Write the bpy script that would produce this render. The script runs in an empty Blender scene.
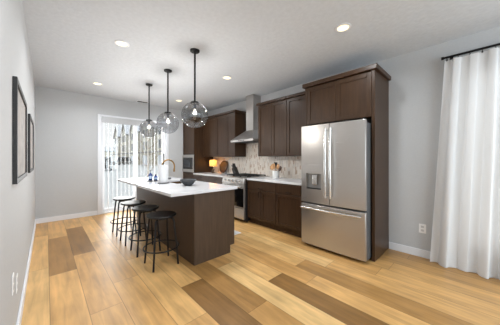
import bpy, bmesh, math, random
from mathutils import Vector, Matrix
R = math.radians
random.seed(7)
scene = bpy.context.scene
COL = scene.collection

# ------------------------------------------------------------------ camera, world, lights, exposure
cam_data = bpy.data.cameras.new('camera')
cam_data.sensor_width = 36.0
cam_data.lens = 216.2 / 500 * 36.0
cam_data.shift_x = 0.001
cam_data.shift_y = -0.007
cam_data.clip_start = 0.02
cam_data.clip_end = 400
cam = bpy.data.objects.new('camera', cam_data)
COL.objects.link(cam)
cam.location = (0, 0, 1.304)
cam.rotation_euler = (R(90), 0, R(-43.25))
scene.camera = cam

scene.view_settings.view_transform = 'Standard'
scene.view_settings.look = 'None'
scene.view_settings.gamma = 1
scene.view_settings.exposure = 0.18

world = bpy.data.worlds.new('overcast_sky')
scene.world = world
world.use_nodes = True
wn = world.node_tree.nodes; wl = world.node_tree.links
wn.clear()
wo = wn.new('ShaderNodeOutputWorld'); wb = wn.new('ShaderNodeBackground')
wt = wn.new('ShaderNodeTexCoord'); ws = wn.new('ShaderNodeSeparateXYZ'); wr = wn.new('ShaderNodeValToRGB')
wl.new(wt.outputs['Generated'], ws.inputs[0]); wl.new(ws.outputs['Z'], wr.inputs[0])
wr.color_ramp.elements[0].position = 0.0; wr.color_ramp.elements[0].color = (1.0, 0.985, 0.965, 1)
wr.color_ramp.elements[1].position = 0.35; wr.color_ramp.elements[1].color = (0.86, 0.93, 1.0, 1)
wl.new(wr.outputs[0], wb.inputs[0]); wb.inputs[1].default_value = 0.86
wl.new(wb.outputs[0], wo.inputs[0])

def area_light(name, loc, rot, sx, sy, power, color=(1, 1, 1)):
    d = bpy.data.lights.new(name, 'AREA'); d.shape = 'RECTANGLE'; d.size = sx; d.size_y = sy
    d.energy = power; d.color = color
    o = bpy.data.objects.new(name, d); COL.objects.link(o); o.location = loc; o.rotation_euler = rot
    return o
# daylight entering through the windows behind the camera, the curtained window and the glass door
area_light('daylight_rear_window', (1.75, -2.85, 1.55), (R(90), 0, 0), 3.0, 2.2, 108, (0.80, 0.915, 1.0))
area_light('daylight_side_window', (3.78, -0.75, 1.35), (R(90), 0, R(90)), 1.6, 2.0, 13, (0.92, 0.97, 1.0))
area_light('daylight_glass_door', (1.7, 6.45, 1.2), (R(-90), 0, 0), 1.5, 2.1, 70, (1.0, 0.98, 0.96))
CAN_POWER = 11.5
PENDANT_POWER = 18
LAMP_POWER = 1.6

# ------------------------------------------------------------------ materials
def lin(*c):
    return tuple(((v / 255) / 12.92 if v / 255 <= 0.04045 else ((v / 255 + 0.055) / 1.055) ** 2.4) for v in c) + (1,)

def mat(name, color=(200, 200, 200), rough=0.5, metal=0.0, spec=0.5, coat=0.0, emit=None, emit_s=0.0):
    m = bpy.data.materials.new(name); m.use_nodes = True
    b = m.node_tree.nodes['Principled BSDF']
    b.inputs['Base Color'].default_value = lin(*color)
    b.inputs['Roughness'].default_value = rough
    b.inputs['Metallic'].default_value = metal
    b.inputs['Specular IOR Level'].default_value = spec
    b.inputs['Coat Weight'].default_value = coat
    if emit:
        b.inputs['Emission Color'].default_value = lin(*emit); b.inputs['Emission Strength'].default_value = emit_s
    return m

def nodes_of(m):
    return m.node_tree.nodes, m.node_tree.links, m.node_tree.nodes['Principled BSDF']

def add_noise_color(m, c1, c2, scale=(1, 1, 1), nscale=5, detail=4, lo=0.3, hi=0.7, bump=0.0, coords='Object', rough=None):
    n, l, b = nodes_of(m)
    tc = n.new('ShaderNodeTexCoord'); mp = n.new('ShaderNodeMapping'); mp.inputs['Scale'].default_value = scale
    nz = n.new('ShaderNodeTexNoise'); nz.inputs['Scale'].default_value = nscale; nz.inputs['Detail'].default_value = detail
    rp = n.new('ShaderNodeValToRGB')
    rp.color_ramp.elements[0].position = lo; rp.color_ramp.elements[0].color = lin(*c1)
    rp.color_ramp.elements[1].position = hi; rp.color_ramp.elements[1].color = lin(*c2)
    l.new(tc.outputs[coords], mp.inputs[0]); l.new(mp.outputs[0], nz.inputs[0]); l.new(nz.outputs[0], rp.inputs[0])
    l.new(rp.outputs[0], b.inputs['Base Color'])
    if bump:
        bp = n.new('ShaderNodeBump'); bp.inputs['Strength'].default_value = bump; bp.inputs['Distance'].default_value = 0.01
        l.new(nz.outputs[0], bp.inputs['Height']); l.new(bp.outputs[0], b.inputs['Normal'])
    if rough:
        mr = n.new('ShaderNodeMapRange'); mr.inputs[3].default_value = rough[0]; mr.inputs[4].default_value = rough[1]
        l.new(nz.outputs[0], mr.inputs[0]); l.new(mr.outputs[0], b.inputs['Roughness'])
    return m

M = {}
M['wall'] = add_noise_color(mat('wall_paint', rough=0.75, spec=0.25), (188, 189, 190), (192, 193, 194), nscale=60, bump=0.05)
M['ceiling'] = add_noise_color(mat('ceiling_paint', rough=0.8, spec=0.2), (199, 203, 208), (206, 210, 215), scale=(1, 1, 1), nscale=22, detail=5, bump=0.35)
M['trim'] = mat('white_trim', (226, 227, 230), 0.45)
M['cab'] = add_noise_color(mat('espresso_wood', rough=0.40, spec=0.33), (50, 33, 19), (66, 45, 28), scale=(14, 14, 1.2), nscale=3, detail=6, rough=(0.33, 0.42))
M['island'] = add_noise_color(mat('island_wood', rough=0.45, spec=0.35), (64, 49, 37), (79, 61, 46), scale=(14, 14, 1.0), nscale=3, detail=6, rough=(0.4, 0.5))
M['quartz'] = add_noise_color(mat('white_quartz', rough=0.14, spec=0.5), (212, 213, 216), (222, 223, 226), nscale=6)
M['black'] = mat('black_metal', (14, 14, 15), 0.55, 0.0, 0.25)
M['stoolseat'] = mat('black_seat', (17, 18, 20), 0.34, 0.0, 0.45, 0.0)
M['stoolmetal'] = mat('stool_metal', (26, 26, 29), 0.38, 0.5)
M['blackplastic'] = mat('black_plastic', (22, 22, 24), 0.5)
M['blackglass'] = mat('black_glass', (10, 10, 12), 0.06, 0, 0.6)
M['iron'] = mat('cast_iron', (28, 27, 27), 0.6, 0.3)
M['gold'] = mat('brushed_gold', (146, 114, 70), 0.32, 1.0)
M['darkgrey'] = mat('dark_grey_metal', (66, 68, 72), 0.45, 0.6)
M['bowl'] = add_noise_color(mat('charcoal_stoneware', rough=0.6), (44, 46, 48), (62, 64, 66), nscale=40)
M['towel'] = add_noise_color(mat('paper_towel_white', rough=0.9, spec=0.1), (212, 212, 214), (220, 220, 221), nscale=80, bump=0.2)
M['frame'] = add_noise_color(mat('black_frame_wood', rough=0.5), (24, 23, 23), (36, 34, 33), scale=(8, 1, 8), nscale=4)
M['canvas'] = add_noise_color(mat('taupe_print', rough=0.8), (150, 145, 142), (176, 170, 166), scale=(1, 2, 4), nscale=3)
M['plate'] = mat('outlet_plate', (236, 236, 236), 0.35)
M['slot'] = mat('outlet_slot', (196, 196, 198), 0.5)
M['crock'] = mat('white_ceramic', (232, 232, 230), 0.2)
M['spoon'] = add_noise_color(mat('light_wood', rough=0.55), (176, 130, 86), (206, 162, 116), scale=(6, 6, 1), nscale=6)
M['darkwood'] = add_noise_color(mat('walnut_wood', rough=0.32, coat=0.3), (52, 32, 22), (86, 54, 34), scale=(3, 12, 3), nscale=4)
M['knifeblock'] = mat('dark_knife_block', (34, 30, 29), 0.5)
M['knifehandle'] = mat('grey_knife_handle', (120, 118, 118), 0.4, 0.5)
M['lampbase'] = mat('smoked_lamp_base', (96, 74, 52), 0.2, 0.2)
M['tray'] = mat('dark_tray', (52, 54, 58), 0.45)
M['bluebottle'] = mat('blue_bottle', (40, 62, 120), 0.15)
M['bluelabel'] = mat('pale_blue_label', (176, 196, 222), 0.5)
M['rug'] = add_noise_color(mat('pale_rug', rough=0.95, spec=0.1), (196, 194, 192), (228, 226, 224), nscale=60, bump=0.4)
M['snow'] = add_noise_color(mat('snow', rough=0.8, spec=0.2), (232, 230, 226), (244, 242, 238), nscale=0.4, detail=6)
M['siding'] = mat('cream_siding', (226, 220, 206), 0.8)
M['darktrim'] = mat('dark_exterior_trim', (146, 142, 138), 0.7)
M['extglass'] = mat('exterior_window_glass', (104, 110, 116), 0.1)
M['roofsnow'] = mat('snowy_roof', (236, 238, 242), 0.9)
M['carpaint'] = mat('dark_car_paint', (74, 72, 72), 0.25, 0.3, 0.5, 0.5)
M['carpaint2'] = mat('grey_car_paint', (104, 100, 96), 0.25, 0.3, 0.5, 0.5)
M['carglass'] = mat('car_glass', (24, 28, 32), 0.08)
M['tyre'] = mat('tyre_rubber', (24, 24, 24), 0.8)
M['carlight'] = mat('car_lamp', (210, 205, 195), 0.2)
M['bark'] = add_noise_color(mat('bark', rough=0.9), (150, 122, 88), (176, 150, 112), nscale=20)
M['gasket'] = mat('dark_gap', (14, 14, 15), 0.6)

def steel(name, color, axis, rough=0.28):
    m = mat(name, color, rough, 0.85)
    n, l, b = nodes_of(m)
    tc = n.new('ShaderNodeTexCoord'); mp = n.new('ShaderNodeMapping'); mp.inputs['Scale'].default_value = axis
    nz = n.new('ShaderNodeTexNoise'); nz.inputs['Scale'].default_value = 4; nz.inputs['Detail'].default_value = 3
    mr = n.new('ShaderNodeMapRange'); mr.inputs[3].default_value = rough - 0.02; mr.inputs[4].default_value = rough + 0.03
    l.new(tc.outputs['Object'], mp.inputs[0]); l.new(mp.outputs[0], nz.inputs[0]); l.new(nz.outputs[0], mr.inputs[0])
    l.new(mr.outputs[0], b.inputs['Roughness'])
    return m
M['steel'] = steel('stainless_steel', (188, 184, 180), (1, 1, 120))
M['steelh'] = steel('stainless_handle', (214, 213, 211), (120, 120, 1), 0.22)
M['niche'] = mat('dispenser_grey', (150, 149, 148), 0.4, 0.3)
M['fridgeside'] = mat('fridge_side_grey', (92, 93, 95), 0.5, 0.2)
M['sinksteel'] = mat('bronze_sink', (116, 92, 68), 0.35, 0.8)

def emissive(name, color, strength):
    return mat(name, (255, 250, 240), 0.5, emit=color, emit_s=strength)
M['can_lens'] = emissive('downlight_lens', (255, 232, 165), 1.5)
M['bulb'] = emissive('pendant_bulb', (255, 236, 205), 3.5)

def thin_glass(name, tint, refl=0.12, facing=0.5, rough=0.02):
    m = bpy.data.materials.new(name); m.use_nodes = True
    n = m.node_tree.nodes; l = m.node_tree.links; n.clear()
    out = n.new('ShaderNodeOutputMaterial'); mx = n.new('ShaderNodeMixShader')
    tr = n.new('ShaderNodeBsdfTransparent'); tr.inputs[0].default_value = tint
    gl = n.new('ShaderNodeBsdfGlossy'); gl.inputs['Roughness'].default_value = rough
    gl.inputs['Color'].default_value = (1, 1, 1, 1)
    lw = n.new('ShaderNodeLayerWeight'); lw.inputs[0].default_value = facing
    mr = n.new('ShaderNodeMapRange'); mr.inputs[3].default_value = refl * 0.35; mr.inputs[4].default_value = min(1, refl * 4)
    l.new(lw.outputs['Fresnel'], mr.inputs[0]); l.new(mr.outputs[0], mx.inputs[0])
    l.new(tr.outputs[0], mx.inputs[1]); l.new(gl.outputs[0], mx.inputs[2]); l.new(mx.outputs[0], out.inputs[0])
    return m
M['pane'] = thin_glass('window_glass', (0.97, 0.98, 0.98, 1), 0.06)
M['globe'] = thin_glass('smoky_globe_glass', (0.72, 0.725, 0.735, 1), 0.055, 0.42, 0.10)

def cloth(name, color, transl, transp):
    m = bpy.data.materials.new(name); m.use_nodes = True
    n = m.node_tree.nodes; l = m.node_tree.links; n.clear()
    out = n.new('ShaderNodeOutputMaterial')
    df = n.new('ShaderNodeBsdfDiffuse'); df.inputs[0].default_value = color
    tl = n.new('ShaderNodeBsdfTranslucent'); tl.inputs[0].default_value = color
    tp = n.new('ShaderNodeBsdfTransparent')
    m1 = n.new('ShaderNodeMixShader'); m1.inputs[0].default_value = transl
    m2 = n.new('ShaderNodeMixShader'); m2.inputs[0].default_value = transp
    l.new(df.outputs[0], m1.inputs[1]); l.new(tl.outputs[0], m1.inputs[2])
    l.new(m1.outputs[0], m2.inputs[1]); l.new(tp.outputs[0], m2.inputs[2]); l.new(m2.outputs[0], out.inputs[0])
    return m
M['curtain'] = cloth('white_sheer_cloth', (0.80, 0.80, 0.80, 1), 0.22, 0.05)
M['vane'] = cloth('white_vane', (0.84, 0.85, 0.86, 1), 0.35, 0.12)
M['valance'] = mat('valance_grey_white', (182, 183, 185), 0.7)
M['shade'] = cloth('amber_lamp_shade', (0.93, 0.66, 0.30, 1), 0.5, 0.02)

def floor_material():
    m = mat('oak_planks', rough=0.34, spec=0.4)
    n, l, b = nodes_of(m)
    def math_(op, a, bb=None):
        x = n.new('ShaderNodeMath'); x.operation = op
        for i, v in enumerate((a, bb)):
            if v is None: continue
            if isinstance(v, (int, float)): x.inputs[i].default_value = v
            else: l.new(v, x.inputs[i])
        return x.outputs[0]
    tc = n.new('ShaderNodeTexCoord'); sp = n.new('ShaderNodeSeparateXYZ'); l.new(tc.outputs['Object'], sp.inputs[0])
    W, L = 0.243, 1.52
    xs = math_('DIVIDE', math_('ADD', sp.outputs['X'], 10 * W - 0.024), W)
    col = math_('FLOOR', xs); fx = math_('FRACT', xs)
    wn1 = n.new('ShaderNodeTexWhiteNoise'); wn1.noise_dimensions = '1D'; l.new(col, wn1.inputs['W'])
    ys = math_('ADD', math_('DIVIDE', math_('ADD', sp.outputs['Y'], 20.0), L), wn1.outputs['Value'])
    row = math_('FLOOR', ys); fy = math_('FRACT', ys)
    cv = n.new('ShaderNodeCombineXYZ'); l.new(col, cv.inputs[0]); l.new(row, cv.inputs[1])
    wn2 = n.new('ShaderNodeTexWhiteNoise'); wn2.noise_dimensions = '2D'; l.new(cv.outputs[0], wn2.inputs['Vector'])
    rp = n.new('ShaderNodeValToRGB')
    e = rp.color_ramp.elements
    e[0].position = 0.0; e[0].color = lin(138, 101, 57)
    e[1].position = 1.0; e[1].color = lin(221, 182, 124)
    for p, c in ((0.14, (168, 126, 73)), (0.4, (205, 158, 98)), (0.75, (214, 170, 110))):
        q = e.new(p); q.color = lin(*c)
    l.new(wn2.outputs['Value'], rp.inputs[0])
    # grain, shifted for every plank
    off = n.new('ShaderNodeVectorMath'); off.operation = 'MULTIPLY_ADD'
    l.new(wn2.outputs['Color'], off.inputs[0]); off.inputs[1].default_value = (9, 9, 9); l.new(tc.outputs['Object'], off.inputs[2])
    mp = n.new('ShaderNodeMapping'); mp.inputs['Scale'].default_value = (9, 0.8, 1); l.new(off.outputs[0], mp.inputs[0])
    nz = n.new('ShaderNodeTexNoise'); nz.inputs['Scale'].default_value = 2.2; nz.inputs['Detail'].default_value = 8; nz.inputs['Distortion'].default_value = 0.6
    l.new(mp.outputs[0], nz.inputs[0])
    mr = n.new('ShaderNodeMapRange'); mr.inputs[1].default_value = 0.25; mr.inputs[2].default_value = 0.75; mr.inputs[3].default_value = 0.70; mr.inputs[4].default_value = 1.18
    l.new(nz.outputs[0], mr.inputs[0])
    mp2 = n.new('ShaderNodeMapping'); mp2.inputs['Scale'].default_value = (2.5, 1.6, 1); l.new(off.outputs[0], mp2.inputs[0])
    nz2 = n.new('ShaderNodeTexNoise'); nz2.inputs['Scale'].default_value = 1.6; nz2.inputs['Detail'].default_value = 4; l.new(mp2.outputs[0], nz2.inputs[0])
    mr2 = n.new('ShaderNodeMapRange'); mr2.inputs[1].default_value = 0.3; mr2.inputs[2].default_value = 0.7; mr2.inputs[3].default_value = 0.84; mr2.inputs[4].default_value = 1.1
    l.new(nz2.outputs[0], mr2.inputs[0])
    k = math_('MULTIPLY', mr.outputs[0], mr2.outputs[0])
    # joints
    gx = math_('MINIMUM', fx, math_('SUBTRACT', 1.0, fx)); gy = math_('MINIMUM', fy, math_('SUBTRACT', 1.0, fy))
    jx = math_('GREATER_THAN', gx, 0.012); jy = math_('GREATER_THAN', gy, 0.0016)
    j = math_('ADD', math_('MULTIPLY', math_('MULTIPLY', jx, jy), 0.45), 0.55)
    k = math_('MULTIPLY', k, j)
    vm = n.new('ShaderNodeVectorMath'); vm.operation = 'SCALE'; l.new(rp.outputs[0], vm.inputs[0]); l.new(k, vm.inputs['Scale'])
    l.new(vm.outputs[0], b.inputs['Base Color'])
    rr = n.new('ShaderNodeMapRange'); rr.inputs[3].default_value = 0.30; rr.inputs[4].default_value = 0.44
    l.new(nz.outputs[0], rr.inputs[0]); l.new(rr.outputs[0], b.inputs['Roughness'])
    bp = n.new('ShaderNodeBump'); bp.inputs['Strength'].default_value = 0.08; bp.inputs['Distance'].default_value = 0.004
    l.new(nz.outputs[0], bp.inputs['Height']); l.new(bp.outputs[0], b.inputs['Normal'])
    return m
M['floor'] = floor_material()

def tile_material():
    m = mat('stone_mosaic', rough=0.35)
    n, l, b = nodes_of(m)
    tc = n.new('ShaderNodeTexCoord'); sp = n.new('ShaderNodeSeparateXYZ'); l.new(tc.outputs['Object'], sp.inputs[0])
    def math_(op, a, bb=None):
        x = n.new('ShaderNodeMath'); x.operation = op
        for i, v in enumerate((a, bb)):
            if v is None: continue
            if isinstance(v, (int, float)): x.inputs[i].default_value = v
            else: l.new(v, x.inputs[i])
        return x.outputs[0]
    W, L = 0.027, 0.078
    ys = math_('DIVIDE', math_('ADD', sp.outputs['Y'], 10.0), W); c = math_('FLOOR', ys); fx = math_('FRACT', ys)
    wn1 = n.new('ShaderNodeTexWhiteNoise'); wn1.noise_dimensions = '1D'; l.new(c, wn1.inputs['W'])
    zs = math_('ADD', math_('DIVIDE', math_('ADD', sp.outputs['Z'], 10.0), L), wn1.outputs['Value']); r = math_('FLOOR', zs); fz = math_('FRACT', zs)
    cv = n.new('ShaderNodeCombineXYZ'); l.new(c, cv.inputs[0]); l.new(r, cv.inputs[1])
    wn2 = n.new('ShaderNodeTexWhiteNoise'); wn2.noise_dimensions = '2D'; l.new(cv.outputs[0], wn2.inputs['Vector'])
    rp = n.new('ShaderNodeValToRGB'); rp.color_ramp.interpolation = 'CONSTANT'
    e = rp.color_ramp.elements
    e[0].position = 0.0; e[0].color = lin(186, 160, 138)
    e[1].position = 0.9; e[1].color = lin(214, 206, 198)
    for p, cc in ((0.09, (228, 218, 206)), (0.3, (236, 228, 218)), (0.5, (224, 213, 200)), (0.66, (232, 223, 212)), (0.86, (208, 190, 172))):
        q = e.new(p); q.color = lin(*cc)
    l.new(wn2.outputs['Value'], rp.inputs[0])
    g = math_('MULTIPLY', math_('GREATER_THAN', fx, 0.07), math_('GREATER_THAN', fz, 0.025))
    mx = n.new('ShaderNodeMix'); mx.data_type = 'RGBA'; l.new(g, mx.inputs[0])
    mx.inputs[6].default_value = lin(226, 218, 208); l.new(rp.outputs[0], mx.inputs[7]); l.new(mx.outputs[2], b.inputs['Base Color'])
    return m
M['tile'] = tile_material()

# ------------------------------------------------------------------ helpers
BASE = {}
class MB:
    """collects shapes for ONE mesh, in world (or the thing's own) coordinates"""
    def __init__(s):
        s.bm = bmesh.new()
    def box(s, x0, x1, y0, y1, z0, z1):
        v = [s.bm.verts.new(p) for p in ((x0, y0, z0), (x1, y0, z0), (x1, y1, z0), (x0, y1, z0), (x0, y0, z1), (x1, y0, z1), (x1, y1, z1), (x0, y1, z1))]
        for f in ((0, 3, 2, 1), (4, 5, 6, 7), (0, 1, 5, 4), (1, 2, 6, 5), (2, 3, 7, 6), (3, 0, 4, 7)):
            s.bm.faces.new([v[i] for i in f])
        return s
    def prism(s, pts, axis, a, b):
        """outline pts (2-D) extruded along axis from a to b; axis 'X': pts are (y,z); 'Y': (x,z); 'Z': (x,y)"""
        def mk(p, t):
            return {'X': (t, p[0], p[1]), 'Y': (p[0], t, p[1]), 'Z': (p[0], p[1], t)}[axis]
        v0 = [s.bm.verts.new(mk(p, a)) for p in pts]; v1 = [s.bm.verts.new(mk(p, b)) for p in pts]
        n = len(pts)
        s.bm.faces.new(v0); s.bm.faces.new(v1[::-1])
        for i in range(n):
            s.bm.faces.new((v0[i], v1[i], v1[(i + 1) % n], v0[(i + 1) % n]))
        return s
    def frustum(s, r0, z0, r1, z1):
        """two rectangles (x0,x1,y0,y1) at z0 and z1 joined"""
        v = [s.bm.verts.new(p) for p in ((r0[0], r0[2], z0), (r0[1], r0[2], z0), (r0[1], r0[3], z0), (r0[0], r0[3], z0), (r1[0], r1[2], z1), (r1[1], r1[2], z1), (r1[1], r1[3], z1), (r1[0], r1[3], z1))]
        for f in ((0, 3, 2, 1), (4, 5, 6, 7), (0, 1, 5, 4), (1, 2, 6, 5), (2, 3, 7, 6), (3, 0, 4, 7)):
            s.bm.faces.new([v[i] for i in f])
        return s
    def tube(s, pts, r, seg=10, closed=False):
        pts = [Vector(p) for p in pts]; n = len(pts); rings = []
        rr = r if isinstance(r, (list, tuple)) else [r] * n
        up = None
        for i, p in enumerate(pts):
            if closed: t = pts[(i + 1) % n] - pts[i - 1]
            else: t = pts[min(i + 1, n - 1)] - pts[max(i - 1, 0)]
            t.normalize()
            if up is None:
                up = Vector((0, 0, 1)) if abs(t.z) < 0.9 else Vector((1, 0, 0))
            a = (up - t * up.dot(t)).normalized(); b = t.cross(a); up = a
            rings.append([s.bm.verts.new(p + (a * math.cos(2 * math.pi * k / seg) + b * math.sin(2 * math.pi * k / seg)) * rr[i]) for k in range(seg)])
        m = n if closed else n - 1
        for i in range(m):
            A, B = rings[i], rings[(i + 1) % n]
            for k in range(seg):
                s.bm.faces.new((A[k], A[(k + 1) % seg], B[(k + 1) % seg], B[k]))
        if not closed:
            s.bm.faces.new(rings[0][::-1]); s.bm.faces.new(rings[-1])
        return s
    def lathe(s, c, prof, seg=32, close=True):
        """profile (r,z) revolved about the vertical through c"""
        c = Vector(c); rings = []
        for r, z in prof:
            if r < 1e-6: rings.append([s.bm.verts.new(c + Vector((0, 0, z)))])
            else: rings.append([s.bm.verts.new(c + Vector((r * math.cos(2 * math.pi * k / seg), r * math.sin(2 * math.pi * k / seg), z))) for k in range(seg)])
        for A, B in zip(rings, rings[1:]):
            for k in range(seg):
                k2 = (k + 1) % seg
                if len(A) == 1 and len(B) == 1: continue
                if len(A) == 1: s.bm.faces.new((A[0], B[k], B[k2]))
                elif len(B) == 1: s.bm.faces.new((A[k], A[k2], B[0]))
                else: s.bm.faces.new((A[k], A[k2], B[k2], B[k]))
        if close:
            if len(rings[0]) > 1: s.bm.faces.new(rings[0])
            if len(rings[-1]) > 1: s.bm.faces.new(rings[-1])
        return s
    def build(s, name, m, parent=None, bevel=0.0, smooth=False, solid=0.0):
        off = BASE.get(parent.name, Vector((0, 0, 0))) if parent else Vector((0, 0, 0))
        bmesh.ops.recalc_face_normals(s.bm, faces=s.bm.faces)
        bmesh.ops.translate(s.bm, verts=s.bm.verts, vec=-off)
        me = bpy.data.meshes.new(name); s.bm.to_mesh(me); s.bm.free()
        me.materials.append(m)
        if smooth:
            for p in me.polygons: p.use_smooth = True
            me.set_sharp_from_angle(angle=R(42))
        o = bpy.data.objects.new(name, me); COL.objects.link(o)
        if parent: o.parent = parent
        BASE[o.name] = off
        if solid:
            sm = o.modifiers.new('solid', 'SOLIDIFY'); sm.thickness = solid; sm.offset = 0
        if bevel:
            bv = o.modifiers.new('bevel', 'BEVEL'); bv.width = bevel; bv.segments = 2; bv.limit_method = 'ANGLE'; bv.angle_limit = R(40)
        return o

def tag(o, label, cat, group=None):
    o['label'] = label; o['category'] = cat
    if group: o['group'] = group
    return o

def thing(name, loc, label, cat, group=None):
    o = bpy.data.objects.new(name, None); o.empty_display_size = 0.1
    COL.objects.link(o); o.location = loc
    BASE[o.name] = Vector(loc)
    return tag(o, label, cat, group)

def structure(name, mb, m, bevel=0.0):
    o = mb.build(name, m, None, bevel); o['kind'] = 'structure'
    return o

def struct_root(name, loc):
    o = bpy.data.objects.new(name, None); COL.objects.link(o); o.location = loc; BASE[o.name] = Vector(loc); o['kind'] = 'structure'
    return o

def copy_thing(root, loc, label, group=None):
    c = root.copy(); COL.objects.link(c); c.location = loc; c['label'] = label
    if group: c['group'] = group
    def rec(src, dst):
        for ch in list(src.children):
            d = ch.copy(); COL.objects.link(d); d.parent = dst; rec(ch, d)
    rec(root, c)
    return c

# ------------------------------------------------------------------ room dimensions
XL, XR, YB, YF, H = -0.159, 3.644, 6.11, -3.0, 2.77
DX0, DX1, DZ = 0.93, 2.50, 2.30            # sliding door opening in the back wall
T = 0.14

structure('floor', MB().box(XL - T, XR + T, YF - T, YB + T, -0.1, 0), M['floor'])
structure('ceiling', MB().box(XL - T, XR + T, YF - T, YB + T, H, H + 0.15), M['ceiling'])
structure('wall_left', MB().box(XL - T, XL, YF - T, YB + T, 0, H), M['wall'])
structure('wall_back', MB().box(XL, DX0, YB, YB + T, 0, H).box(DX1, XR, YB, YB + T, 0, H).box(DX0, DX1, YB, YB + T, DZ, H), M['wall'])
WY0, WY1, WZ0, WZ1 = -1.6, 0.12, 0.25, 2.35
structure('wall_right', MB().box(XR, XR + T, YF, WY0, 0, H).box(XR, XR + T, WY1, YB + T, 0, H).box(XR, XR + T, WY0, WY1, 0, WZ0).box(XR, XR + T, WY0, WY1, WZ1, H), M['wall'])
RX0, RX1, RZ0, RZ1 = 0.2, 3.3, 0.45, 2.45
structure('wall_rear', MB().box(XL, RX0, YF - T, YF, 0, H).box(RX1, XR, YF - T, YF, 0, H).box(RX0, RX1, YF - T, YF, 0, RZ0).box(RX0, RX1, YF - T, YF, RZ1, H), M['wall'])

# baseboards
structure('baseboard_left', MB().box(XL, XL + 0.015, YF, YB, 0, 0.1), M['trim'], 0.003)
structure('baseboard_back', MB().box(XL + 0.015, 0.87, YB - 0.015, YB, 0, 0.1).box(2.57, 2.985, YB - 0.015, YB, 0, 0.1), M['trim'], 0.003)
structure('baseboard_right', MB().box(XR - 0.015, XR, YF, 0.903, 0, 0.1), M['trim'], 0.003)

# side and rear windows (behind the curtain, and behind the camera)
w1 = struct_root('window_1', (XR, (WY0 + WY1) / 2, WZ0))
ym = (WY0 + WY1) / 2
fr = MB()
for a, b in ((WY0, WY0 + 0.05), (ym - 0.03, ym + 0.03), (WY1 - 0.05, WY1)): fr.box(XR + 0.03, XR + 0.09, a, b, WZ0, WZ1)
fr.box(XR + 0.03, XR + 0.09, WY0 + .05, WY1 - .05, WZ0, WZ0 + 0.05).box(XR + 0.03, XR + 0.09, WY0 + .05, WY1 - .05, WZ1 - 0.05, WZ1)
fr.build('window_frame', M['trim'], w1)
MB().box(XR + 0.055, XR + 0.062, WY0 + 0.05, ym - 0.03, WZ0 + 0.05, WZ1 - 0.05).build('window_pane', M['pane'], w1)
MB().box(XR + 0.055, XR + 0.062, ym + 0.03, WY1 - 0.05, WZ0 + 0.05, WZ1 - 0.05).build('window_pane', M['pane'], w1)
w2 = struct_root('window_2', ((RX0 + RX1) / 2, YF, RZ0))
fr = MB(); xm = (RX0 + RX1) / 2
for a, b in ((RX0, RX0 + 0.05), (xm - 0.04, xm + 0.04), (RX1 - 0.05, RX1)): fr.box(a, b, YF - 0.1, YF - 0.03, RZ0, RZ1)
fr.box(RX0 + .05, RX1 - .05, YF - 0.1, YF - 0.03, RZ0, RZ0 + 0.05).box(RX0 + .05, RX1 - .05, YF - 0.1, YF - 0.03, RZ1 - 0.05, RZ1)
fr.build('window_frame', M['trim'], w2)
MB().box(RX0 + .05, xm - .04, YF - 0.068, YF - 0.062, RZ0 + 0.05, RZ1 - 0.05).build('window_pane', M['pane'], w2)
MB().box(xm + .04, RX1 - .05, YF - 0.068, YF - 0.062, RZ0 + 0.05, RZ1 - 0.05).build('window_pane', M['pane'], w2)

# sliding glass door
d1 = struct_root('door_1', ((DX0 + DX1) / 2, YB, 0))
cs = MB()
cs.box(DX0 - 0.055, DX0, YB - 0.016, YB - 0.0005, 0, DZ + 0.055).box(DX1, DX1 + 0.055, YB - 0.016, YB - 0.0005, 0, DZ + 0.055).box(DX0, DX1, YB - 0.016, YB - 0.0005, DZ, DZ + 0.055)
cs.build('door_casing', M['trim'], d1, 0.003)
fr = MB()
fr.box(DX0, DX0 + 0.04, YB, YB + T, 0, DZ).box(DX1 - 0.04, DX1, YB, YB + T, 0, DZ).box(DX0 + .04, DX1 - .04, YB, YB + T, DZ - 0.04, DZ).box(DX0 + .04, DX1 - .04, YB, YB + T, 0.0, 0.03)
fr.build('door_frame', M['trim'], d1)
def sash(name, x0, x1, y):
    s = MB(); w = 0.058
    s.box(x0, x0 + w, y, y + 0.035, 0.03, DZ - 0.04).box(x1 - w, x1, y, y + 0.035, 0.03, DZ - 0.04)
    s.box(x0 + w, x1 - w, y, y + 0.035, 0.03, 0.11).box(x0 + w, x1 - w, y, y + 0.035, DZ - 0.11, DZ - 0.04)
    o = s.build(name, M['trim'], d1)
    MB().box(x0 + w, x1 - w, y + 0.015, y + 0.021, 0.11, DZ - 0.11).build('glass_pane', M['pane'], o)
    return o
sash('sliding_sash', DX0 + 0.04, 1.765, YB + 0.085)
s2 = sash('sliding_sash', 1.665, DX1 - 0.04, YB + 0.03)
MB().box(2.405, 2.435, YB + 0.002, YB + 0.03, 1.18, 1.22).box(2.405, 2.435, YB + 0.002, YB + 0.03, 1.40, 1.44).box(2.405, 2.435, YB - 0.012, YB + 0.002, 1.17, 1.45).build('pull_handle', M['darkgrey'], s2, 0.004)

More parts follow.
